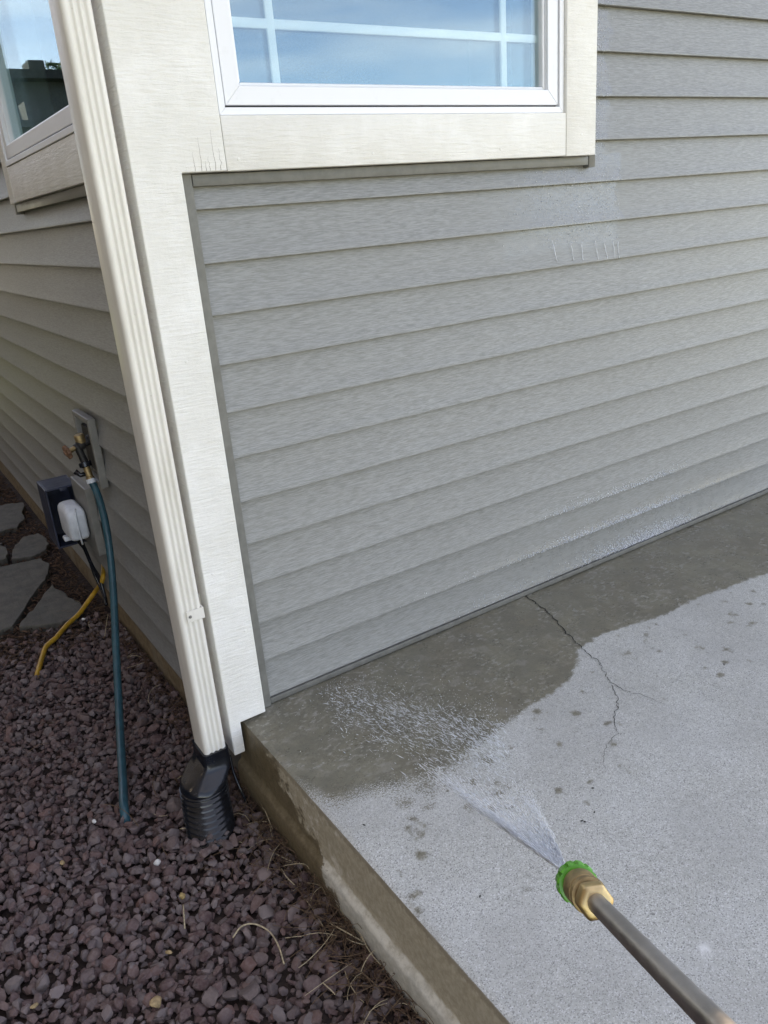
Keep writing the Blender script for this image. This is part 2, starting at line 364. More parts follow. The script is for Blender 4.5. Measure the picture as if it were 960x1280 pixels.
def thing(name, loc, label, cat, group=None):
    o = bpy.data.objects.new(name, None); o.empty_display_size = .05; col.objects.link(o); o.location = loc
    return tag(o, label, cat, group)
def tag(o, label=None, cat=None, group=None, kind=None):
    for k, v in (('label', label), ('category', cat), ('group', group), ('kind', kind)):
        if v: o[k] = v
    return o
def bx(name, x0, x1, y0, y1, z0, z1, mat, parent=None, bevel=.0015):
    return link(name, MB().box(x0, x1, y0, y1, z0, z1), mat, parent, bevel=bevel, angle=40)
def bez(pts, n=12):                                # Catmull-Rom through pts
    P = [np.array(p, float) for p in pts]; P = [2 * P[0] - P[1]] + P + [2 * P[-1] - P[-2]]; out = []
    for i in range(1, len(P) - 2):
        for t in np.linspace(0, 1, n, endpoint=False):
            a, b, c, d = P[i - 1], P[i], P[i + 1], P[i + 2]
            out.append(.5 * (2 * b + (c - a) * t + (2 * a - 5 * b + 4 * c - d) * t * t + (3 * b - a - 3 * c + d) * t ** 3))
    return out + [P[-2]]

def drops(items, n=5):                             # items: (centre, direction, radius, half length)
    V, F = [], []
    ang = np.linspace(0, 2 * np.pi, n, endpoint=False)
    for c, d, r, h in items:
        a = np.array([0, 0, 1.]) if abs(d[2]) < .9 else np.array([1., 0, 0]); u = np.cross(d, a); u /= np.linalg.norm(u); w = np.cross(d, u); o = len(V)
        V.append(tuple(c - d * h)); V += [tuple(c + r * (math.cos(q) * u + math.sin(q) * w)) for q in ang]; V.append(tuple(c + d * h))
        for i in range(n):
            j = (i + 1) % n; F += [(o, o + 1 + j, o + 1 + i), (o + n + 1, o + 1 + i, o + 1 + j)]
    m = MB(); m.v = V; m.f = F; return m
S = 0.1016
def zc(k): return (12 - k) * S + .02
ZG = -0.215                                        # gravel level

# ================================================================== SETTING
g = MB().add([(-60, -60, ZG - .02), (60, -60, ZG - .02), (60, 60, ZG - .02), (-60, 60, ZG - .02)], [(0, 1, 2, 3)])
lawn = tag(link('lawn', g, 'lawn'), 'green lawn reaching away behind and beside the houses', 'ground', kind='structure')
g = MB(); nx, ny = 40, 60
xs = np.linspace(-2.0, .06, nx); ys = np.linspace(-3.0, 7, ny); vv = []
for yv in ys:
    for xv in xs: vv.append((xv, yv, ZG - .008 + .006 * math.sin(3.1 * xv + yv * 2.3) * math.cos(4 * yv)))
g.add(vv, [(j * nx + i, j * nx + i + 1, (j + 1) * nx + i + 1, (j + 1) * nx + i) for j in range(ny - 1) for i in range(nx - 1)])
bed = tag(link('gravel_bed', g, 'soil', smooth=True), 'dark soil bed under the maroon gravel beside the house', 'ground', kind='structure')

# ---- patio slab: dense sheet where it is seen, with wet outline stored as a distance
px = np.concatenate([np.arange(.018, 2.05, .007), np.linspace(2.06, 6, 30)]); py = np.concatenate([np.linspace(-3.4, -1.25, 24), np.arange(-1.24, .03, .007)])
X, Y = np.meshgrid(px, py); P2 = np.stack([X.ravel(), Y.ravel()], 1)
wet_px = [(352, 962), (385, 992), (420, 1004), (455, 990), (500, 980), (545, 972), (575, 950), (592, 934), (622, 912), (662, 884), (690, 868), (714, 848), (724, 824), (722, 812),
          (745, 797), (770, 787), (790, 781), (815, 774), (842, 764), (862, 752), (882, 744), (905, 737), (922, 730), (960, 716), (1040, 690), (1200, 640)]
wl = np.array([on(a, b, 2, 0)[:2] for a, b in wet_px]); wl = wl[np.argsort(wl[:, 0])]
yb = np.interp(P2[:, 0], wl[:, 0], wl[:, 1])
sl = np.gradient(yb.reshape(X.shape), axis=1).ravel() / np.maximum(np.gradient(X, axis=1).ravel(), 1e-4)
sdist = (P2[:, 1] - yb) / np.sqrt(1 + np.clip(sl, -2, 2) ** 2)
sd_main = sdist.copy()
for (a, b, r) in ((523, 1042, .011), (526, 1068, .012), (510, 1035, .007), (588, 1010, .008), (516, 1120, .009), (523, 1138, .007), (521, 1116, .006), (610, 950, .009), (640, 1010, .006),
                  (697, 988, .008), (500, 1092, .005), (562, 985, .008), (640, 935, .006), (700, 930, .006), (760, 905, .006), (735, 1003, .004)):
    q = on(a, b, 2, 0)[:2]; sdist = np.maximum(sdist, r - np.hypot(P2[:, 0] - q[0], P2[:, 1] - q[1]))
for i in range(70):
    bx_ = rng.uniform(.12, 1.55); by_ = np.interp(bx_, wl[:, 0], wl[:, 1]) - abs(rng.normal(0, .16)) - .01; r = .003 + .007 * rng.random() ** 2
    sdist = np.maximum(sdist, r - np.hypot(P2[:, 0] - bx_, P2[:, 1] - by_))
cq = on(880, 1187, 2, 0)[:2]; chalk = np.clip(1.2 - np.hypot((P2[:, 0] - cq[0]) / .018, (P2[:, 1] - cq[1]) / .012), 0, 1) * rng.uniform(.1, 1, len(P2))
ampv = .012 + .28 * np.exp(-((P2[:, 0] - .12) / .28) ** 2) * np.exp(-(sd_main / .07) ** 2)
Zt = .0012 * np.sin(P2[:, 0] * 9 + 2 * P2[:, 1]) * np.cos(P2[:, 1] * 7)
edge = np.clip((P2[:, 0] - .018) / .008, 0, 1); Zt -= .0035 * (1 - edge)
me = bpy.data.meshes.new('patio'); k = len(px)
me.from_pydata(np.column_stack([P2, Zt]).tolist(), [], [(j * k + i, j * k + i + 1, (j + 1) * k + i + 1, (j + 1) * k + i) for j in range(len(py) - 1) for i in range(k - 1)])
for nm, arr in (('sd', np.clip(sdist, -.15, .15)), ('amp', ampv), ('chalk', chalk)):
    at = me.attributes.new(nm, 'FLOAT', 'POINT'); at.data.foreach_set('value', arr.astype(np.float32))
me.materials.append(M['concrete']); me.polygons.foreach_set('use_smooth', [True] * len(me.polygons))
patio = bpy.data.objects.new('patio', me); col.objects.link(patio)
tag(patio, 'grey broom-finished concrete patio slab, dark and wet along the wall', 'patio', kind='structure')
# side of the slab: worn upper band, lip, lower footing band
ysd = np.arange(-3.4, .028, .012); prof = [(.0185, -.0036), (.0165, -.010), (.0150, -.03), (.0142, -.08), (.0135, -.118), (.0115, -.128), (.0030, -.134), (-.0010, -.141), (-.0012, -.17), (-.002, -.25)]
v = []; nzr = np.interp(ysd, np.linspace(-3.4, .03, 60), rng.normal(0, .003, 60)); nzf = rng.normal(0, .0006, (len(ysd), len(prof)))
for j, yy in enumerate(ysd):
    for i, (a, b) in enumerate(prof): v.append((a + (nzf[j, i] if 0 < i else 0), yy, b + (nzr[j] if i > 3 and i < 8 else 0)))
k = len(prof)
sb = link('slab_side', MB().add(v, [(j * k + i, j * k + i + 1, (j + 1) * k + i + 1, (j + 1) * k + i) for j in range(len(ysd) - 1) for i in range(k - 1)]), 'slab', patio, angle=50)
def ribbon(name, pxs, wid, mat, parent, z=.0022):
    pts = []
    base = [on(a, b, 2, 0)[:2] for a, b in pxs]
    for i in range(len(base) - 1):
        n = max(2, int(np.hypot(*(base[i + 1] - base[i])) / .007))
        for t in np.linspace(0, 1, n, endpoint=False): pts.append(base[i] * (1 - t) + base[i + 1] * t + rng.normal(0, .0022, 2))
    pts.append(base[-1]); mb = MB(); L, R_ = [], []
    for i, p in enumerate(pts):
        t = pts[min(i + 1, len(pts) - 1)] - pts[max(i - 1, 0)]; t /= np.linalg.norm(t) + 1e-9; nn = np.array([-t[1], t[0]])
        w = wid * (.5 + .9 * rng.random()) * (1 - .75 * i / len(pts)); L.append((*(p + nn * w), z)); R_.append((*(p - nn * w), z))
    n = len(pts); mb.add(L + R_, [(i, i + 1, n + i + 1, n + i) for i in range(n - 1)])
    return link(name, mb, mat, parent)
ribbon('crack', [(657, 745), (680, 762), (697, 778), (711, 795), (724, 806), (735, 818), (748, 826), (757, 846), (770, 858), (786, 866), (802, 869)], .0019, 'crack', patio)
ribbon('crack', [(766, 857), (773, 878), (767, 898), (772, 918), (758, 932), (753, 948), (757, 962)], .0009, 'crack', patio)
ribbon('crack', [(802, 869), (818, 876), (836, 883)], .0005, 'crack', patio)

gr = []
for (a, b) in ((727, 1026), (743, 1015), (731, 1027), (741, 985), (455, 1031), (600, 1120), (905, 830)):
    gr.append((on(a, b, 2, .004), np.array([rng.normal(), rng.normal(), .05]), .0016, .004))
GRIT = gr
# ================================================================== HOUSE
house = thing('house', (4, 3.5, ZG), 'grey sided house with cream trim boards and white windows', 'house')
HX, HY, HT = 8.0, 7.0, 2.62
WX0, WX1, WZ0, WZ1 = .20, 1.05, 1.335, 2.34       # hole of front window
LY0, LY1 = .25, 1.06                               # hole of side window
w = MB().box(.014, WX0, .0185, .13, -.25, HT).box(WX1, HX, .0185, .13, -.25, HT).box(WX0, WX1, .0185, .13, -.25, WZ0).box(WX0, WX1, .0185, .13, WZ1, HT)
wallf = link('wall', w, 'sheath', house)
w = MB().box(.0185, .13, .13, LY0, -.08, HT).box(.0185, .13, LY1, HY, -.08, HT).box(.0185, .13, LY0, LY1, -.08, WZ0).box(.0185, .13, LY0, LY1, WZ1, HT)
walll = link('wall', w, 'sheath', house)
link('wall', MB().box(.13, HX, HY - .12, HY, -.25, HT).box(HX - .12, HX, .13, HY - .12, -.25, HT), 'sheath', house)
link('foundation', MB().box(.022, .12, .02, HY, ZG - .3, -.0805).box(.12, HX, HY - .1, HY - .002, ZG - .3, -.255).box(HX - .1, HX - .002, .3, HY - .1, ZG - .3, -.255), 'found', house)
link('room', MB().box(.14, 5, .14, 5, .2, .22).box(.14, 5, .14, 5, 2.56, 2.58).box(5, 5.05, .14, 5, .2, 2.6).box(.14, 5, 5, 5.05, .2, 2.6), 'room', house)

def siding(axis, a0, a1, k, parent, mat, off=0., ztop=None):
    """one lap of siding: bottom edge proud, tapering to the top, slightly wavy along its length"""
    zb, zt = zc(k), (ztop or zc(k - 1)); n = max(2, int((a1 - a0) / .09)); mb = MB(); aa = np.linspace(a0, a1, n + 1)
    h = zt - zb
    prof = [(.0175, zt + .010), (.0168, zt - .001), (.0130, zb + h * .68), (.0072, zb + h * .34), (.0020, zb + .0080), (.0004, zb + .0035), (.0004, zb + .0010), (.0014, zb), (.0075, zb), (.0095, zb + .006), (.0180, zt + .010)]
    ph = random.uniform(0, 6); v = []
    for i, a in enumerate(aa):
        wv = .0007 * math.sin(a * 3.1 + ph) + .0005 * math.sin(a * 7.7 + 2 * ph); wz = .0006 * math.sin(a * 1.9 + 3 * ph)
        for (d, z) in prof:
            dd = d + (wv if d < .0145 else 0) - off; v.append((a, dd, z + wz) if axis == 'x' else (dd, a, z + wz))
    m = len(prof); f = [(i * m + j, i * m + (j + 1) % m, (i + 1) * m + (j + 1) % m, (i + 1) * m + j) for i in range(n) for j in range(m)]
    f += [tuple(range(m)), tuple(range(n * m, (n + 1) * m))[::-1]]
    return link('siding_panel', mb.add(v, f), mat, parent, angle=35)
for k in range(12, -13, -1):
    a0 = .085 if k >= 1 else 1.10
    if k < -8: a0 = .085
    if k in (10, 7):                                # visible end-lap seams
        sx = 1.137 if k == 10 else 1.143
        siding('x', a0, sx, k, wallf, 'siding_x', .0011); siding('x', sx - .02, HX, k, wallf, 'siding_x')
    else: siding('x', a0, HX, k, wallf, 'siding_x')
for k in range(13, -13, -1):
    a0 = .08 if k >= 1 else 1.1
    if k < -8: a0 = .08
    if k == 3:
        siding('y', a0, 1.735, k, walll, 'siding_y', .0011); siding('y', 1.715, HY, k, walll, 'siding_y')
    else: siding('y', a0, HY, k, walll, 'siding_y')
bx('starter_strip', .1015, HX, -.0035, .010, .0035, .0178, 'channel', wallf, .001)
bx('starter_strip', .004, .0155, .08, HY, -.0905, -.0845, 'channel', walll, .001)
# J-channels round the trim
link('channel', MB().prism([(.0735, 0), (.0985, 0), (.0985, 1.199), (.0735, 1.199)], (0, -.0105, .0035), (1, 0, 0), (0, 0, 1), (0, 1, 0), .020), 'channel', wallf, bevel=.0015)
bx('channel', .0995, 1.1815, -.0115, .010, 1.1795, 1.2005, 'channel', wallf)
bx('channel', 1.1835, 1.2060, -.0125, .010, 1.1740, 2.45, 'channel', wallf)
bx('channel', -.0115, .010, .079, 1.1545, 1.1900, 1.2125, 'channel', walll)
bx('channel', -.0125, .010, 1.1560, 1.1800, 1.1840, 2.45, 'channel', walll)
# trim boards
link('corner_board', MB().prism([(-.022, -.072), (.0055, -.072), (.0055, .0105), (.0715, .0105), (.0715, 1.2030), (.1625, 1.2030), (.1625, 2.6), (-.022, 2.6)], (0, -.035, 0), (1, 0, 0), (0, 0, 1), (0, 1, 0), .049), 'trim', house, bevel=.0022)
link('corner_board', MB().prism([(.0142, -.072), (.078, -.072), (.078, 1.2140), (.19, 1.2140), (.19, 2.6), (.0142, 2.6)], (-.0215, 0, 0), (0, 1, 0), (0, 0, 1), (1, 0, 0), .036), 'trim', house, bevel=.0022)
bx('window_trim', .1640, 1.0765, -.0335, .012, 1.2025, 1.2990, 'trim', house, .0022)
bx('window_trim', 1.0778, 1.1820, -.0345, .012, 1.2015, 2.45, 'trim', house, .0022)
bx('window_trim', .1640, 1.0765, -.0335, .012, 2.352, 2.45, 'trim', house, .0022)
bx('window_trim', -.0235, .012, .191, 1.0830, 1.2140, 1.3095, 'trim', house, .0022)
bx('window_trim', -.0245, .012, 1.0842, 1.1540, 1.2130, 2.45, 'trim', house, .0022)
bx('window_trim', -.0235, .012, .191, 1.0830, 2.362, 2.45, 'trim', house, .0022)

def ring(mb, a0, a1, b0, b1, wd, d0, d1, axis, mitre=True):
    """picture-frame of four mitred members, in the wall plane (a,b) and between depths d0 (outside) and d1"""
    o = [(a0, b0), (a1, b0), (a1, b1), (a0, b1)]; i = [(a0 + wd, b0 + wd), (a1 - wd, b0 + wd), (a1 - wd, b1 - wd), (a0 + wd, b1 - wd)]
    P = lambda p, d: (p[0], d, p[1]) if axis == 'x' else (d, p[0], p[1])
    for q in range(4):
        r = (q + 1) % 4; e = .00025
        mb.add([P(o[q], d0), P(o[r], d0), P(i[r], d0), P(i[q], d0), P(o[q], d1), P(o[r], d1), P(i[r], d1), P(i[q], d1)],
               [(0, 1, 2, 3), (7, 6, 5, 4), (0, 4, 5, 1), (1, 5, 6, 2), (2, 6, 7, 3), (3, 7, 4, 0)])
    return mb
def window(axis, a0, a1, b0, b1, hm, vm):
    fr = link('window', ring(MB(), a0, a1, b0, b1, .0135, -.026, .03, axis), 'vinyl', house, bevel=.0012)
    link('gasket', ring(MB(), a0 + .0137, a1 - .0137, b0 + .0137, b1 - .0137, .006, -.012, .02, axis), 'gasket', fr)
    link('sash', ring(MB(), a0 + .0165, a1 - .0165, b0 + .0175, b1 - .0165, .033, -.0225, .03, axis), 'vinyl', fr, bevel=.0016)
    link('glazing_bead', ring(MB(), a0 + .0497, a1 - .0497, b0 + .0507, b1 - .0497, .0075, -.013, .028, axis), 'vinyl', fr, bevel=.0035)
    g0 = .052
    def pane(nm, d, t, mat):
        A0, A1, B0, B1 = a0 + g0, a1 - g0, b0 + g0, b1 - g0
        m = MB().box(A0, A1, d, d + t, B0, B1) if axis == 'x' else MB().box(d, d + t, A0, A1, B0, B1)
        return link(nm, m, mat, fr)
    pane('pane', .000, .003, 'glass'); pane('pane', .019, .003, 'glass_in')
    for zz in hm:
        m = (a0 + .056, a1 - .056, .008, .0145, zz - .009, zz + .009) if axis == 'x' else (.008, .0145, a0 + .056, a1 - .056, zz - .009, zz + .009)
        bx('muntin', *m, 'vinyl', fr, .003)
    for aa in vm:
        m = (aa - .009, aa + .009, .0075, .0150, b0 + .058, b1 - .058) if axis == 'x' else (.0075, .0150, aa - .009, aa + .009, b0 + .058, b1 - .058)
        bx('muntin', *m, 'vinyl', fr, .003)
    return fr
window('x', .1665, 1.0755, 1.3000, 2.3515, (1.463, 2.24), (.313, .915))
window('y', .1930, 1.0820, 1.3108, 2.3610, (), ())
# roof with overhang, gable ridge along X (keeps the sun off this side)
ov = .38; rz = 2.62; rh = 1.9
link('roof', MB().prism([(-ov, 0), (HY / 2, rh), (HY + ov, 0), (HY + ov, .12), (HY / 2, rh + .13), (-ov, .12)], (-.35, 0, rz - .02), (0, 1, 0), (0, 0, 1), (1, 0, 0), HX + .7), 'roof', house)
link('gable', MB().prism([(.02, 0), (HY - .02, 0), (HY / 2, rh * .9)], (.01, 0, rz), (0, 1, 0), (0, 0, 1), (1, 0, 0), .1), 'siding_y', house)
link('gable', MB().prism([(.02, 0), (HY - .02, 0), (HY / 2, rh * .9)], (HX - .11, 0, rz), (0, 1, 0), (0, 0, 1), (1, 0, 0), .1), 'siding_y', house)
bx('soffit', -.02, HX, -ov, .016, 2.585, 2.60, 'soffit', house)
# drying checks in the end grain of the corner board and nail heads in the trim
ck = MB()
for (x_, z1_) in ((.098, 1.238), (.112, 1.262), (.127, 1.230), (.139, 1.275), (.150, 1.245), (.1205, 1.222)):
    pts = [(x_ + rng.normal(0, .0008), -.0352, z_) for z_ in np.linspace(1.2045, z1_, 7)]
    for q in range(6):
        (a, y_, b), (c, _, d) = pts[q], pts[q + 1]; w_ = .00035 * (1 - q / 7)
        ck.add([(a - w_, y_, b), (a + w_, y_, b), (c + w_, y_, d), (c - w_, y_, d)], [(0, 1, 2, 3)])
tag(link('wood_checks', ck, 'twig', house), kind='stuff')
for (x_, y_, z_) in ((.19, -.0335, 1.222), (.50, -.0335, 1.224), (.86, -.0335, 1.223), (1.13, -.0345, 1.25), (1.13, -.0345, 1.48), (.0, -.035, .40), (.052, -.035, .24), (.02, -.035, .86)):
    link('nail_head', MB().axis((x_, y_ + .0008, z_), (0, -1, 0), [(0, .0032), (.0011, .0032), (.0014, .0022)], 10), 'trim', house, smooth=True)
# runs of water trickling down the siding
mb = MB()
for (a, b) in ((693, 697), (716, 718), (729, 729), (746, 748), (757, 760), (768, 769), (774, 774)):
    p0 = on(a, 303 + random.uniform(-3, 3), 1, -.0012); p1 = on(b, 327 - (a - 690) * .05, 1, -.0012)
    pts = [p0 * (1 - t) + p1 * t + np.array([rng.normal(0, .0006), 0, 0]) for t in np.linspace(0, 1, 9)]
    for q, p in enumerate(pts): p[1] = .0095 * max(0, (p[2] - zc(3)) / S) - .0006
    mb.tube(pts, [.0004 + .0007 * random.random() for _ in pts[:-1]] + [.0012], 6)
tag(link('water_trickles', mb, 'splash', wallf, smooth=True), kind='stuff')
def ysurf(z):
    u = ((z - .02) / S) % 1.0; return float(np.interp(u, [0, .03, .08, .34, .68, 1], [.0008, .0004, .0020, .0072, .0130, .0168]))
it = []
def bead(x, z, r):
    it.append((np.array([x, ysurf(z) - r * .4 - .0012, z]), np.array([rng.normal(0, .5), 0, 1.]), r, r * (1 + .8 * rng.random())))
for i in range(1500):                              # washed patch under the window corner and beside the casing
    u = rng.random(); x = 1.325 - .45 * u ** 1.3; z = rng.uniform(.985, 1.172)
    if rng.random() < (1.325 - x) / .5 * .8: continue
    if z < 1.03 and rng.random() < .5: continue
    bead(x, z, .0004 + .0008 * rng.random() ** 2)
for i in range(900):
    z = rng.uniform(1.19, 1.62); bead(1.207 + abs(rng.normal(0, .028)), z, .0004 + .0008 * rng.random() ** 2)
for kk, n_, xa, xb in ((12, 2200, 1.15, 1.75), (11, 1500, .85, 1.75), (10, 700, .95, 1.7), (12, 300, .55, 1.9), (11, 250, .4, 2.0)):
    for i in range(n_):
        x = xa + (xb - xa) * rng.beta(2.2, 1.8); up = abs(rng.normal(0, .010 if kk < 12 else .020)); bead(x, zc(kk) + .001 + up, .0006 + .0011 * rng.random() ** 2)
tag(link('water_bead_glints', drops([(c, d / np.linalg.norm(d), r, h) for c, d, r, h in it]), 'splash', wallf, smooth=True), kind='stuff')  # white drops on wet boards, also standing in for sky glints and sparkle

# ================================================================== DOWNSPOUT and drain
DX0, DX1, DY0, DY1 = -.0965, -.0440, -.0560, .0200
dsp = thing('downspout', (-.07, -.018, -.03), 'cream metal downspout strapped to the house corner', 'downspout')
def dring(z, g=0.):
    # fluted front (-Y) and rounded corners
    p = []; r = .009; W = DX1 - DX0
    def arc(cx, cy, a0):
        return [(cx + r * math.cos(a0 + t), cy + r * math.sin(a0 + t)) for t in np.linspace(0, math.pi / 2, 5)]
    p += arc(DX0 + r, DY0 + r, math.pi)
    for t in np.linspace(0, 1, 25)[1:-1]:
        x = DX0 + r + t * (W - 2 * r); p.append((x, DY0 + .0034 * (.5 - .5 * math.cos(t * 3 * 2 * math.pi)) ** .9))
    p += arc(DX1 - r, DY0 + r, 1.5 * math.pi)
    p += arc(DX1 - r, DY1 - r, 0); p += arc(DX0 + r, DY1 - r, math.pi / 2)
    cx, cy = (DX0 + DX1) / 2, (DY0 + DY1) / 2
    return [(cx + (x - cx) * (1 + g), cy + (y - cy) * (1 + g), z) for x, y in p]
zz = [-.032, -.025, .0, .05] + list(np.linspace(.15, 2.5, 14))
link('pipe', MB().loft([dring(z) for z in zz]), 'down', dsp, angle=55)
st = MB().box(-.0795, -.0430, DY0 - .0022, DY0 - .0004, .318, .344).box(-.0436, -.0405, DY0 - .0022, .012, .318, .344).box(-.0405, -.0220, .0095, .0120, .318, .344)
strap = link('strap', st, 'down', dsp, bevel=.0006)
link('screw', MB().axis((-.0725, DY0 - .002, .331), (0, -1, 0), [(0, .0036), (.0012, .0036), (.0022, .0022)], 12), 'block', strap, smooth=True)

dr = thing('drain_adapter', (-.11, -.04, -.22), 'black corrugated drain elbow under the downspout', 'drain pipe')
N = 48
def rrect(cx, cy, hx, hy, z, e=4., tilt=(0, 0)):
    o = []
    for j in range(N):
        q = 2 * math.pi * j / N; c, s = math.cos(q), math.sin(q)
        x = abs(c) ** (2 / e) * math.copysign(1, c) * hx; y = abs(s) ** (2 / e) * math.copysign(1, s) * hy
        o.append((cx + x, cy + y, z + tilt[0] * x + tilt[1] * y))
    return o
rings = [rrect(-.0703, -.018, .0285, .0405, -.022, 9), rrect(-.0703, -.018, .0310, .0430, -.022, 9), rrect(-.0705, -.0185, .0312, .0432, -.036, 9), rrect(-.072, -.0195, .0318, .0436, -.054, 8),
         rrect(-.083, -.026, .041, .0460, -.068, 5), rrect(-.102, -.040, .0500, .0500, -.083, 3.2), rrect(-.109, -.045, .0530, .0530, -.093, 2.3), rrect(-.110, -.046, .0540, .0540, -.098, 2)]
link('collar', MB().loft(rings), 'black', dr, angle=48)
rings = []
for i in range(9 * 6 + 1):
    t = i / 54; r = .0505 + .0050 * (1 if (i % 6) in (1, 2, 3) else 0) * (1 if 0 < i < 54 else 0)
    rings.append(rrect(-.110 - .016 * t, -.046 - .050 * t ** 1.3, r, r, -.099 - .090 * t, 2, (.10 * t, .20 * t)))
link('corrugated_pipe', MB().loft(rings), 'black', dr, angle=60)
# thin black cable from behind the adapter to the gravel
p = [on(287, 944, 1, .004), on(292, 965, 1, -.02), on(300, 985, 1, -.04), on(310, 1008, 1, -.06), on(316, 1028, 1, -.10)]
tag(link('low_voltage_wire', MB().tube(bez(p), .0032, 8), 'black', smooth=True), 'thin black wire beside the drain elbow dropping into the gravel', 'wire')

# ================================================================== SPIGOT, HOSE
sp = thing('garden_faucet', (-.03, .88, .40), 'weathered brass wall faucet with rusty round handle', 'faucet')
link('mounting_block', ring(MB(), .795, .985, .395, .610, .018, -.017, .006, 'y'), 'block', sp, bevel=.003)
link('mounting_plate', MB().box(-.006, .006, .835, .945, .435, .57), 'dark_metal', sp)
fo = np.array([-.010, .872, .530]); fd = np.array([-1, -.12, -.28]); fd /= np.linalg.norm(fd)
link('valve_body', MB().axis(fo - fd * .015, fd, [(0, .017), (.014, .017), (.016, .0125), (.030, .0125), (.034, .016), (.048, .016), (.052, .011), (.060, .011)], 20), 'dark_metal', sp, angle=40)
link('vacuum_breaker', MB().axis(fo + fd * .022 + np.array([0, 0, .006]), (-.15, 0, 1), [(0, .015), (.022, .015), (.026, .013), (.026, 0.001)], 20), 'old_brass', sp, angle=40)
stem = link('valve_stem', MB().axis(fo + fd * .042, fd, [(0, .0075), (.028, .0075)], 14), 'old_brass', sp, angle=40)
hb = MB(); hc = fo + fd * .070; u = np.cross(fd, (0, 0, 1)); u /= np.linalg.norm(u); w = np.cross(fd, u); k = 40
rr = [[hc + fd * t + (R0 * (1 + .10 * math.cos(8 * q))) * (math.cos(q) * u + math.sin(q) * w) for q in [2 * math.pi * j / k for j in range(k)]] for t, R0 in ((-.006, .017), (-.004, .021), (.004, .021), (.006, .017), (.0065, .008), (.010, .006))]
link('handle', hb.loft(rr), 'rust', sp, angle=45)
so = fo + fd * .036; sdn = np.array([-.10, -.20, -1.]); sdn /= np.linalg.norm(sdn)
link('spout', MB().axis(fo + fd * .036, on(105.5, 577, 1, .862) - fo - fd * .036, [(0, .012), (.030, .0105), (.040, .0115), (.050, .0115)], 18), 'dark_metal', sp, angle=40)
co = on(105.5, 577, 1, .862); so = co - sdn * .042; tgt = on(114, 601, 1, .846); sdn = (tgt - co) / np.linalg.norm(tgt - co)
cn = thing('hose_connector', tuple(co + sdn * .05), 'black shut-off connector with side lever between faucet and hose', 'connector')
link('collar_nut', MB().axis(co, sdn, [(0, .0165), (.002, .0185), (.015, .0185), (.017, .016)], 20), 'black', cn, angle=40)
link('valve_barrel', MB().axis(co + sdn * .017, sdn, [(0, .0105), (.03, .0105), (.032, .0125), (.040, .0125)], 16), 'old_brass', cn, angle=40)
lv = co + sdn * .036
link('lever', MB().tube([lv, lv + np.array([-.022, .01, -.004]), lv + np.array([-.034, .016, .010])], [.008, .007, .0085], 10), 'black', cn, smooth=True)
hs = co + sdn * .056
hose_px = [(120, 613, .83), (126, 630, .80), (133, 660, .765), (138.5, 700, .735), (142, 745, .69), (144.5, 800, .61), (147, 850, .52), (149.5, 900, .41), (152, 950, .27), (154, 985, .175), (155.5, 1014, .10)]
hp = [hs + sdn * .002] + [on(a, b, 1, y) for a, b, y in hose_px] + [on(155.5, 1014, 1, .10) + np.array([-.004, -.014, -.075])]
ho = thing('garden_hose', tuple(hp[-1]), 'teal green garden hose hanging from the faucet into the gravel', 'hose')
link('hose_tube', MB().tube(bez(hp, 8), .0108, 14), 'hose', ho, smooth=True)
link('clamp', MB().axis(hs - sdn * .002, sdn, [(0, .0128), (.001, .0142), (.013, .0142), (.014, .0128)], 20), 'white_pl', ho, angle=40)

# ================================================================== OUTLET, TIMER, CABLES
ob = thing('outlet_box', (-.05, 1.22, .08), 'dark navy weatherproof outlet cover hanging open on the side wall', 'outlet box')
link('mounting_block', MB().box(-.022, .006, 1.035, 1.235, .095, .335), 'block', ob, bevel=.004)
a = MB(); t_ = .006; x0, x1, y0, y1, z0, z1 = -.110, -.004, 1.250, 1.395, .080, .300
a.box(x0, x1, y1 - t_, y1, z0, z1).box(x0, x0 + t_, y0, y1 - t_, z0, z1).box(x1 - t_, x1, y0, y1 - t_, z0, z1).box(x0 + t_, x1 - t_, y0, y1 - t_, z1 - t_, z1).box(x0 + t_, x1 - t_, y0, y1 - t_, z0, z0 + t_)
link('cover_shell', a, 'navy', ob, bevel=.0015)
bx('latch', -.062, -.040, 1.2445, 1.2495, .286, .2975, 'navy', ob, .001)
tm = thing('plug_in_timer', (-.05, 1.18, .13), 'white plug-in timer with a strap sitting in the open outlet cover', 'timer')
def lump(x0, x1, y0, y1, z0, z1, e=5):
    return [rrect((x0 + x1) / 2, (y0 + y1) / 2, (x1 - x0) / 2 * s, (y1 - y0) / 2 * s, z0 + (z1 - z0) * q, e) for q, s in ((0, .80), (.04, .92), (.12, 1), (.72, 1.0), (.84, .95), (.93, .80), (1, .52))]
link('case', MB().loft(lump(-.090, -.0235, 1.075, 1.232, .150, .266, 6)), 'white_pl', tm, angle=40)
link('base', MB().box(-.094, -.026, 1.185, 1.215, .122, .139), 'white_pl', tm, bevel=.004)
link('strap', MB().tube(bez([(-.055, 1.090, .262), (-.060, 1.071, .235), (-.060, 1.071, .17), (-.056, 1.090, .135), (-.05, 1.13, .125)], 6), .0032, 8), 'white_pl', tm, smooth=True)
link('cord', MB().tube(bez([(-.050, 1.13, .13), (-.042, 1.15, .09), (-.03, 1.155, .02), on(124, 722, 1, 1.16), on(131, 745, 1, 1.14), on(133, 756, 1, 1.10)], 8), .0065, 8), 'black', tm, smooth=True)
wr = MB().tube(bez([(-.055, 1.19, .12), on(108, 690, 1, 1.19), on(117, 715, 1, 1.19), on(126, 735, 1, 1.17), on(132, 752, 1, 1.12)], 8), .0055, 8)
tag(link('black_cord', wr, 'black', smooth=True), 'second slack black cord looping from the outlet to the ground', 'cord')
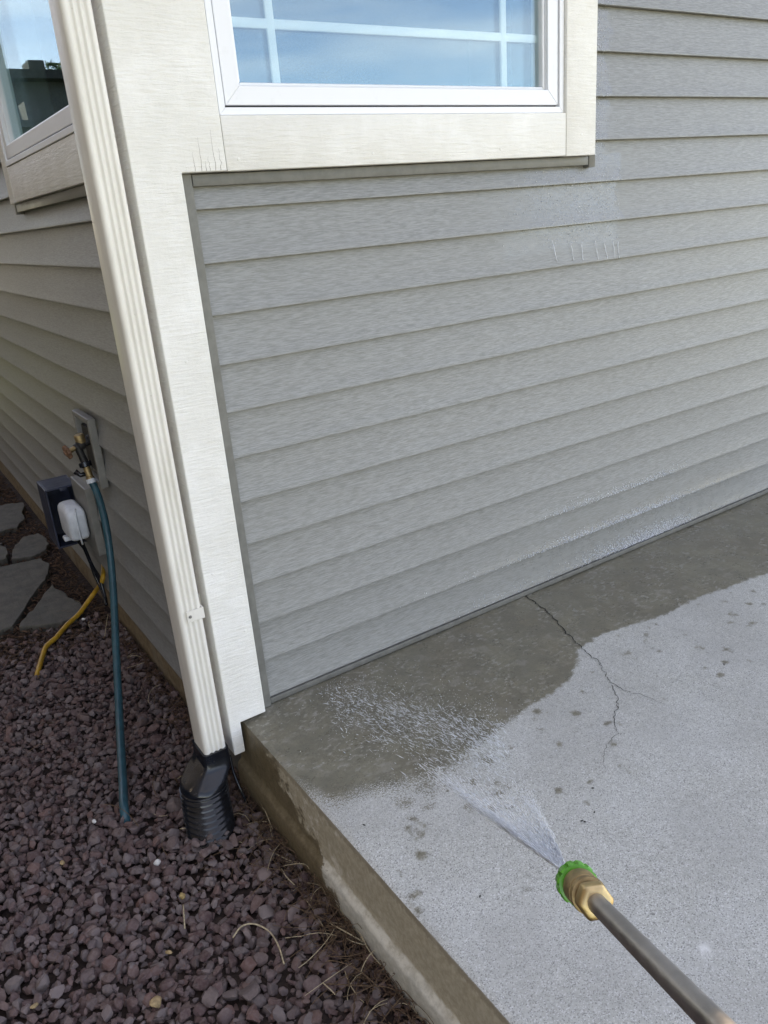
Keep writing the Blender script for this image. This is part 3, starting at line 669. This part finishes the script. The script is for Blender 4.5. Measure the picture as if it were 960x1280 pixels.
yp = [on(129, 706, 0, .02), on(128, 725, 1, 1.15)] + [on(a, b, 2, z) for a, b, z in ((120, 738, -.13), (110, 752, -.165), (98, 768, -.185), (84, 781, -.19), (70, 797, -.19), (58, 808, -.195), (52, 824, -.20), (47, 842, -.205), (44, 855, -.225))]
tag(link('yellow_cable', MB().tube(bez(yp, 8), .0085, 12), 'yellow', smooth=True), 'yellow jacketed cable curving from the wall onto the gravel', 'cable')

# ================================================================== PRESSURE WASHER LANCE AND SPRAY
P1 = np.array([-.2167, -1.304, .6952]); LD = np.array([.41182873, .74952829, -.51827062])
ln = thing('pressure_washer_lance', tuple(P1 - LD * .3), 'steel pressure washer lance with brass coupler and green spray tip', 'pressure washer')
link('lance_tube', MB().axis(P1 - LD * .62, LD, [(0, .0060), (.63, .0060)], 28), 'steel', ln, angle=40)
nut = MB().axis(P1 - LD * .0075, LD, [(0, .0088), (.0016, .0118), (.0105, .0120), (.0125, .0100)], 6)
link('hex_nut', nut, 'brass', ln, bevel=.0022, seg=3, angle=60)
link('coupler', MB().axis(P1, LD, [(0, .0096), (.0075, .0096), (.0080, .0115), (.0105, .0119), (.0130, .0115), (.0135, .0100), (.0150, .0100), (.0155, .0114), (.0290, .0116), (.0310, .0108), (.0345, .0100)], 36), 'old_brass', ln, angle=35)
nz = MB(); u = np.cross(LD, (0, 0, 1)); u /= np.linalg.norm(u); w = np.cross(LD, u); k = 72
rr = []
for t, R0, dp in ((.0335, .0100, 0), (.0340, .0128, .0), (.0350, .0138, .0022), (.0410, .0138, .0022), (.0420, .0134, .0006), (.0450, .0120, 0), (.0465, .0075, 0), (.0485, .0045, 0)):
    rr.append([P1 + LD * t + (R0 - dp * (1 if (j % 6) in (0, 1) else 0)) * (math.cos(2 * math.pi * j / k) * u + math.sin(2 * math.pi * j / k) * w) for j in range(k)])
tip = link('spray_tip', nz.loft(rr), 'green', ln, angle=30)

tag(link('grit', drops([(c, d / np.linalg.norm(d), r, h) for c, d, r, h in GRIT]), 'crack', patio), kind='stuff')
TIP = P1 + LD * .049; A = on(405, 868, 2, 0); B = on(628, 922, 2, 0)
dA = (A - TIP) / np.linalg.norm(A - TIP); dB = (B - TIP) / np.linalg.norm(B - TIP); fn = np.cross(dA, dB); fn /= np.linalg.norm(fn)
sv, sl_, ss_ = [], [], []; nL, nS = 60, 40
for a in range(nL + 1):
    L = .40 * a / nL
    for b in range(nS + 1):
        q = b / nS; d = dA * (1 - q) + dB * q; d /= np.linalg.norm(d)
        sv.append(tuple(TIP + d * L + fn * .006 * L * math.sin(q * 23 + L * 40))); sl_.append(a / nL); ss_.append(q)
sheet = MB().add(sv, [(a * (nS + 1) + b, a * (nS + 1) + b + 1, (a + 1) * (nS + 1) + b + 1, (a + 1) * (nS + 1) + b) for a in range(nL) for b in range(nS)])
it = []
for i in range(9000):
    L = .46 * rng.random() ** 1.35 + .001
    fade = max(0, 1 - (L / .48) ** 2)
    if rng.random() > fade + .04: continue
    s = rng.random()
    if rng.random() < .30:
        s = min(max(rng.normal(.04, .05), -.02), .25); s = s if rng.random() < .55 else 1 - s
    elif L > .14 and rng.random() < .25: continue
    d = dA * (1 - s) + dB * s; d /= np.linalg.norm(d); d = d + fn * rng.normal(0, .010) + rng.normal(0, .003, 3); d /= np.linalg.norm(d)
    it.append((TIP + d * L, d, .00016 + .00018 * rng.random() + .0003 * L, .003 + .014 * rng.random() * (1 - L)))
spray = tag(link('water_spray', drops(it), 'spray', smooth=True), 'fan of white water shooting from the green spray tip', 'water', kind='stuff')
film = link('water_film', sheet, 'film', spray, smooth=True)
for nm, arr in (('along', sl_), ('across', ss_)):
    at = film.data.attributes.new(nm, 'FLOAT', 'POINT'); at.data.foreach_set('value', np.array(arr, np.float32))
tag(film, kind='stuff')
it = []
for i in range(3900):
    s = rng.random(); d = dA * (1 - s) + dB * s; d /= np.linalg.norm(d)
    hit = TIP + d * (-TIP[2] / d[2]); dh = np.array([d[0], d[1], 0]) / np.hypot(d[0], d[1]); up = abs(rng.normal(0, .010))
    q = rng.normal(-.03, .075); c = hit + dh * q + np.array([rng.normal(0, .012), rng.normal(0, .012), up + .0025])
    if c[1] > -.03 or c[0] < .1: continue
    if rng.random() < .20 + .40 * s and q < .03:
        h_ = .003 + .013 * rng.random() ** 1.8; th = math.radians(rng.normal(38, 14)); e = np.array([dh[0] * math.cos(th) - dh[1] * math.sin(th), dh[0] * math.sin(th) + dh[1] * math.cos(th), rng.normal(.05, .1)]); it.append((c + np.array([0, 0, h_ * .15]), e, .00042 + .0007 * rng.random() ** 2, h_ * .85))
    else: it.append((c, rng.normal(0, 1, 3), .0003 + .0008 * rng.random() ** 2.5, .0006 + .0011 * rng.random()))
for i in range(420):                               # stray drops thrown back over the dry concrete
    s = rng.random(); d = dA * (1 - s) + dB * s; hit = TIP + d * (-TIP[2] / d[2]); c = hit + np.array([rng.normal(.02, .10), rng.normal(-.08, .10), .002 + abs(rng.normal(0, .02))])
    if c[1] < -.03 and c[0] > .06: it.append((c, rng.normal(0, 1, 3), .0004 + .0005 * rng.random(), .0008 + .001 * rng.random()))
it = [(c, d / np.linalg.norm(d), r, h) for c, d, r, h in it]
tag(link('water_splash', drops(it), 'splash', smooth=True), 'white droplets splashing up where the spray hits the wet slab', 'water', kind='stuff')

# ================================================================== GRAVEL
def ico(sub):
    bm = bmesh.new(); bmesh.ops.create_icosphere(bm, subdivisions=sub, radius=1); bm.verts.ensure_lookup_table()
    v = np.array([q.co[:] for q in bm.verts]); f = [tuple(x.index for x in q.verts) for q in bm.faces]; bm.free(); return v, f
def rock(sub, r):
    v, f = ico(sub); v = v.copy()
    for _ in range(r.integers(8, 13)):             # chip flat faces off a ball
        n = r.normal(0, 1, 3); n /= np.linalg.norm(n); d = r.uniform(.38, .80); h = v @ n; m = h > d; v[m] -= np.outer((h[m] - d) * .98, n)
    v *= np.array([1, r.uniform(.58, .98), r.uniform(.45, .85)]); v += r.normal(0, .014, v.shape); return v / np.abs(v[:, 0]).max(), f
rocks_hi = [rock(3 if False else 2, rng) for _ in range(22)]; rocks_lo = [rock(2, rng) if i < 10 else rock(1, rng) for i in range(22)]
def rotm(r, tilt):
    a = r.uniform(0, 2 * np.pi); b, c = r.normal(0, tilt, 2)
    Rz = np.array([[math.cos(a), -math.sin(a), 0], [math.sin(a), math.cos(a), 0], [0, 0, 1]])
    Rx = np.array([[1, 0, 0], [0, math.cos(b), -math.sin(b)], [0, math.sin(b), math.cos(b)]]); Ry = np.array([[math.cos(c), 0, math.sin(c)], [0, 1, 0], [-math.sin(c), 0, math.cos(c)]])
    return Rx @ Ry @ Rz
flag_px = [[(-14, 634), (14, 629), (29, 628), (31, 648), (20, 659), (0, 664), (-16, 668)], [(15, 699), (17, 684), (30, 671), (46, 667), (60, 674), (57, 688), (40, 696)],
           [(-20, 712), (10, 707), (50, 699), (63, 707), (56, 726), (38, 748), (17, 783), (-8, 792), (-24, 780)], [(23, 786), (40, 764), (66, 731), (88, 747), (104, 759), (96, 774), (64, 781)], [(-16, 684), (2, 681), (10, 690), (10, 700), (-14, 705)]]
flags = [[on(a, b, 2, ZG + .022)[:2] for a, b in q] for q in flag_px]
def inpoly(p, poly):
    c = False; n = len(poly)
    for i in range(n):
        (x1, y1), (x2, y2) = poly[i], poly[i - 1]
        if (y1 > p[1]) != (y2 > p[1]) and p[0] < (x2 - x1) * (p[1] - y1) / (y2 - y1) + x1: c = not c
    return c
stones = []
def scatter(x0, x1, y0, y1, step, zlo, zhi, smin, smax, dens=1.):
    for xx in np.arange(x0, x1, step):
        for yy in np.arange(y0, y1, step):
            if rng.random() > dens: continue
            x, y = xx + rng.uniform(-.6, .6) * step, yy + rng.uniform(-.6, .6) * step; r = smin + (smax - smin) * rng.random() ** 1.9
            lim = .0 if y < .02 else .016
            if x > lim - r * .45: continue
            if math.hypot(x + .118, y + .075) < .050 + r * .3: continue
            if y > 1.0 and rng.random() < (y - 1.0) / .35: continue
            stones.append((x, y, ZG + rng.uniform(zlo, zhi) + .032 * math.exp(-(math.hypot(x + .14, y + .13) / .075) ** 2), r, rng.integers(0, 22), rotm(rng, .38), rng.random()))
scatter(-1.05, .02, -1.25, 1.35, .0160, -.010, .001, .0080, .0150)
scatter(-1.05, .02, -1.25, 1.35, .0205, .000, .011, .0065, .0180, .9)
scatter(-1.05, .02, -1.25, 1.35, .050, .008, .015, .0105, .0215, .7)
scatter(-1.9, -1.05, -2.2, 1.3, .036, -.006, .010, .012, .02)
def shows(s_):
    a, b, d = proj(s_[:3])
    return (s_[3] / d * 1000) * (1 if -5 < a < 965 and -5 < b < 1285 and s_[2] > ZG else 0)
order = sorted(range(len(stones)), key=lambda i: -shows(stones[i])); near = set(order[:300])
hi_me = []
for i, (v, f) in enumerate(rocks_hi):
    me = bpy.data.meshes.new('stone'); me.from_pydata(v.tolist(), [], f); me.materials.append(M['stone']); me.polygons.foreach_set('use_smooth', [True] * len(f)); me.set_sharp_from_angle(angle=math.radians(33)); hi_me.append(me)
bl = wloc(bed)
V, F, T, o = [], [], [], 0
for i, (x, y, z, r, kk, Rm, tn) in enumerate(stones):
    if i in near:
        ob_ = bpy.data.objects.new('stone', hi_me[kk]); col.objects.link(ob_); ob_.parent = bed
        ob_.location = Vector((x, y, z)) - bl; ob_.rotation_euler = Matrix(Rm.tolist()).to_euler(); ob_.scale = (r, r, r)
    else:
        v, f = rocks_lo[kk]; V.append((v * r) @ Rm.T + np.array([x, y, z])); F.append(np.array(f) + o); T.append(np.full(len(v), tn)); o += len(v)
V = np.concatenate(V); F = np.concatenate(F); T = np.concatenate(T)
me = bpy.data.meshes.new('gravel'); me.from_pydata((V - np.array(bl)).tolist(), [], F.tolist()); me.materials.append(M['gravel'])
at = me.attributes.new('tint', 'FLOAT', 'POINT'); at.data.foreach_set('value', T.astype(np.float32))
me.polygons.foreach_set('use_smooth', [True] * len(F)); me.set_sharp_from_angle(angle=math.radians(33))
gv = bpy.data.objects.new('gravel', me); col.objects.link(gv); gv.parent = bed; tag(gv, kind='stuff')

# ---- flagstones
FL = ['pale weathered flagstone furthest along the side wall', 'small flagstone between the mulch patches beside the outlet cover', 'largest grey flagstone at the left edge of the picture',
      'triangular dark slate flagstone nearest the yellow cable', 'sliver of flagstone at the left edge beside the largest one']
for q, poly in enumerate(flags):
    pts = []
    for i in range(len(poly)):
        a, b = poly[i], poly[(i + 1) % len(poly)]
        for t in np.linspace(0, 1, 5, endpoint=False): pts.append(a * (1 - t) + b * t + rng.normal(0, .004, 2))
    tag(link('flagstone', MB().prism(pts, (0, 0, ZG - .02), (1, 0, 0), (0, 1, 0), (0, 0, 1), .042 + .002 * q), 'slate', bevel=.004), FL[q], 'flagstone', 'flagstones in the mulch')

# ---- mulch shreds among the flagstones
it = []
for i in range(9000):
    y = 1.0 + 2.6 * rng.random() ** 1.4; x = .015 - .75 * rng.random()
    if any(inpoly((x, y), p) for p in flags) and rng.random() < .86: continue
    if y < 1.25 and rng.random() > (y - 1.0) / .25: continue
    d = rng.normal(0, 1, 3) * np.array([1, 1, .28]); d /= np.linalg.norm(d)
    if x > -.005: continue
    it.append((np.array([x, y, ZG + rng.uniform(-.004, .018)]), d, .0016 + .0030 * rng.random(), .006 + .018 * rng.random()))
for i in range(2600):                              # crumbs of bark along the foot of slab and wall
    y = rng.uniform(-1.0, 1.0); x = (-.004 if y < .02 else .012) - abs(rng.normal(0, .028))
    if math.hypot(x + .118, y + .075) < .06: continue
    d = rng.normal(0, 1, 3) * np.array([1, 1, .4]); d /= np.linalg.norm(d)
    it.append((np.array([x, y, ZG + rng.uniform(.002, .02)]), d, .0008 + .0016 * rng.random(), .003 + .011 * rng.random()))
tag(link('mulch', drops(it, 4), 'mulch'), 'dark brown shredded bark mulch around the flagstones', 'mulch', kind='stuff')

# ---- dry grass and twigs
it = MB()
def strand(p, L, rad, bend=.5, up=.3):
    a = rng.uniform(0, 2 * np.pi); d = np.array([math.cos(a), math.sin(a), up * rng.random()]); q = np.array(p, float); pts = [q.copy()]; turn = rng.normal(0, bend)
    for j in range(6):
        a += turn / 6; d = np.array([math.cos(a), math.sin(a), d[2] - .16]); q = q + d / np.linalg.norm(d) * L / 6; q[2] = max(q[2], ZG + .012)
        if q[0] > -.004 and q[1] < .02: q[0] = -.004
        if q[0] > .012: q[0] = .012
        pts.append(q.copy())
    return pts
tw = MB()
for (cx, cy, n, sx, sy) in ((-.03, -.50, 130, .03, .09), (-.03, -.20, 90, .03, .10), (-.06, -.10, 25, .05, .06), (-.03, -.72, 30, .03, .08), (-.03, .55, 25, .03, .3), (-.10, .10, 14, .08, .1), (-.05, 1.2, 60, .05, .25), (-.30, .0, 24, .3, .6)):
    for i in range(n):
        p = (min(cx + rng.normal(0, sx), -.006), cy + rng.normal(0, sy), ZG + .012 + .012 * rng.random())
        (tw if rng.random() < .9 else it).tube(strand(p, .03 + .09 * rng.random(), .0006, 1.1, .9), .0004 + .0006 * rng.random(), 4)
tag(link('dead_grass', tw, 'twig'), 'brown dead grass tangled at the foot of the slab and wall', 'grass', kind='stuff')
tag(link('straw_bits', it, 'straw'), 'pale straw bits scattered over the maroon gravel', 'straw', kind='stuff')
def stem(pxs, rad, label, mat='straw', h=.020):
    p = [on(a, b, 2, ZG + h + .006 * math.sin(i * 1.7)) for i, (a, b) in enumerate(pxs)]
    tag(link('straw_stem', MB().tube(bez(p, 6), rad, 6), mat, smooth=True), label, 'straw')
stem([(291, 1172), (302, 1158), (318, 1155), (336, 1164), (348, 1182), (355, 1205)], .0017, 'curved pale straw stem arching over the gravel')
stem([(229, 1131), (230, 1146), (231, 1161)], .0015, 'short straight pale stem below the curled tan leaf')
stem([(414, 1155), (436, 1167), (455, 1178)], .0013, 'pale straw stem lying against the foot of the slab')
stem([(404, 1229), (412, 1236), (419, 1243)], .0012, 'short pale stem in the gravel near the bottom edge')
stem([(225, 1036), (250, 1034), (273, 1036)], .0012, 'pale straw lying across the foot of the drain elbow', h=.03)
stem([(352, 1086), (358, 1096), (368, 1106)], .0011, 'thin pale straw in the twigs right of the drain elbow')
stem([(408, 1230), (450, 1232), (490, 1236), (515, 1262)], .0011, 'long thin brown stalk bending towards the slab', 'twig')
stem([(394, 1062), (393, 1098), (389, 1130)], .0010, 'thin upright brown stalk leaning on the slab', 'twig', .03)
stem([(135, 768), (133, 780), (131, 795)], .0012, 'short straw poking up below the outlet by the wall', 'straw', .03)
def pebble(px_, r, mat, label, cat='pebble', nm='pebble', h=.020):
    v, f = rock(2, rng); c = on(*px_, 2, ZG + h); tag(link(nm, MB().add((v * r) @ rotm(rng, .3).T + c, f), mat, smooth=True), label, cat)
pebble((227, 1119), .0095, 'leaf', 'curled tan leaf on the gravel above a straight stem', 'leaf', 'dry_leaf')
pebble((211, 1190), .0085, 'tan_stone', 'tan pebble in the middle of the maroon gravel')
pebble((196, 1253), .0125, 'tan_stone', 'largest tan pebble near the bottom edge of the gravel')
pebble((117, 1027), .0065, 'white_stone', 'small white pebble left of the hose end')
pebble((78, 1079), .0075, 'tan_stone', 'tan pebble at the left of the gravel')
pebble((42, 1257), .0085, 'tan_stone', 'brownish tan pebble in the bottom left corner')
pebble((104, 774), .009, 'white_stone', 'greenish white pebble beside the yellow cable')
pebble((196, 1079), .0085, 'white_stone', 'pale grey pebble between hose and drain elbow')

# ================================================================== BEYOND THE FRAME, mirrored in the side window, plus an added light blocker
nb = thing('neighbour_house', (-4, 15, ZG), 'dark grey neighbouring house mirrored in the side window', 'house')
w = MB().box(-9, -1.4, 14, 14.2, ZG, 3.60).box(-9, -8.8, 14.2, 18, ZG, 3.60).box(-1.6, -1.4, 14.2, 18, ZG, 3.60)
link('wall', w, 'neighbour', nb)
link('roof', MB().box(-9.3, -1.1, 13.7, 18.2, 3.61, 3.74), 'roof', nb)
for (a, b, z0, z1) in ((-3.5, -3.0, 1.4, 3.0), (-2.55, -2.35, 1.4, 2.9), (-2.2, -1.7, 1.2, 2.7)):
    fr = bx('window', a, b, 13.94, 13.995, z0, z1, 'roof', nb, .005); bx('pane', a + .05, b - .05, 13.925, 13.938, z0 + .06, z1 - .06, 'black', fr, .002)
link('chimney', MB().box(-3.35, -3.1, 14.3, 14.8, 3.7, 3.98), 'roof', nb)
link('porch', MB().box(-2.9, -2.3, 12.6, 13.6, 2.75, 2.85).box(-2.88, -2.80, 12.6, 12.7, ZG, 2.75).box(-2.4, -2.32, 12.6, 12.7, ZG, 2.75).box(-2.8, -2.6, 12.9, 13.5, 2.85, 3.15), 'neighbour', nb)
tr = thing('garden_tree', (-5.3, 21, ZG), 'green leafy treetop mirrored above the neighbouring roof', 'tree')
link('trunk', MB().tube([(-5.3, 21, ZG), (-5.25, 21, 2), (-5.3, 21, 4.3)], [.14, .1, .04], 10), 'bark', tr, smooth=True)
it = []
for i in range(1400):
    d = rng.normal(0, 1, 3); d /= np.linalg.norm(d); c = np.array([-5.3, 21, 4.05]) + d * np.array([.75, .75, 1.15]) * rng.random() ** .4
    it.append((c, rng.normal(0, 1, 3), .035, .12))
link('crown', drops([(c, d / np.linalg.norm(d), r, h) for c, d, r, h in it], 3), 'needles', tr)

blocker = thing('shade_blocker_house', (-6.0, 3, ZG), 'unseen tall dark house added to dim the side wall and gravel', 'house')
w = MB().box(-9.1, -3.0, -3.2, -3.0, ZG, 5.8).box(-3.2, -3.0, -3.0, 10, ZG, 5.8).box(-9.1, -3.2, 9.8, 10, ZG, 5.8).box(-9.1, -8.9, -3.0, 9.8, ZG, 5.8)  # assumed house, added out of view to cut skylight on the side wall
link('wall', w, 'blocker_clad', blocker)
link('roof', MB().prism([(-9.5, 5.8), (-6.05, 7.8), (-2.6, 5.8), (-2.6, 5.95), (-6.05, 7.96), (-9.5, 5.95)], (0, -3.5, 0), (1, 0, 0), (0, 0, 1), (0, 1, 0), 13.8), 'roof', blocker)
for y_ in (-1.5, 1.5, 4.5, 7.0):
    fr = bx('window', -2.995, -2.95, y_ - .45, y_ + .45, 1.0, 2.2, 'vinyl', blocker, .01); bx('pane', -2.949, -2.942, y_ - .38, y_ + .38, 1.07, 2.13, 'black', fr, .002)
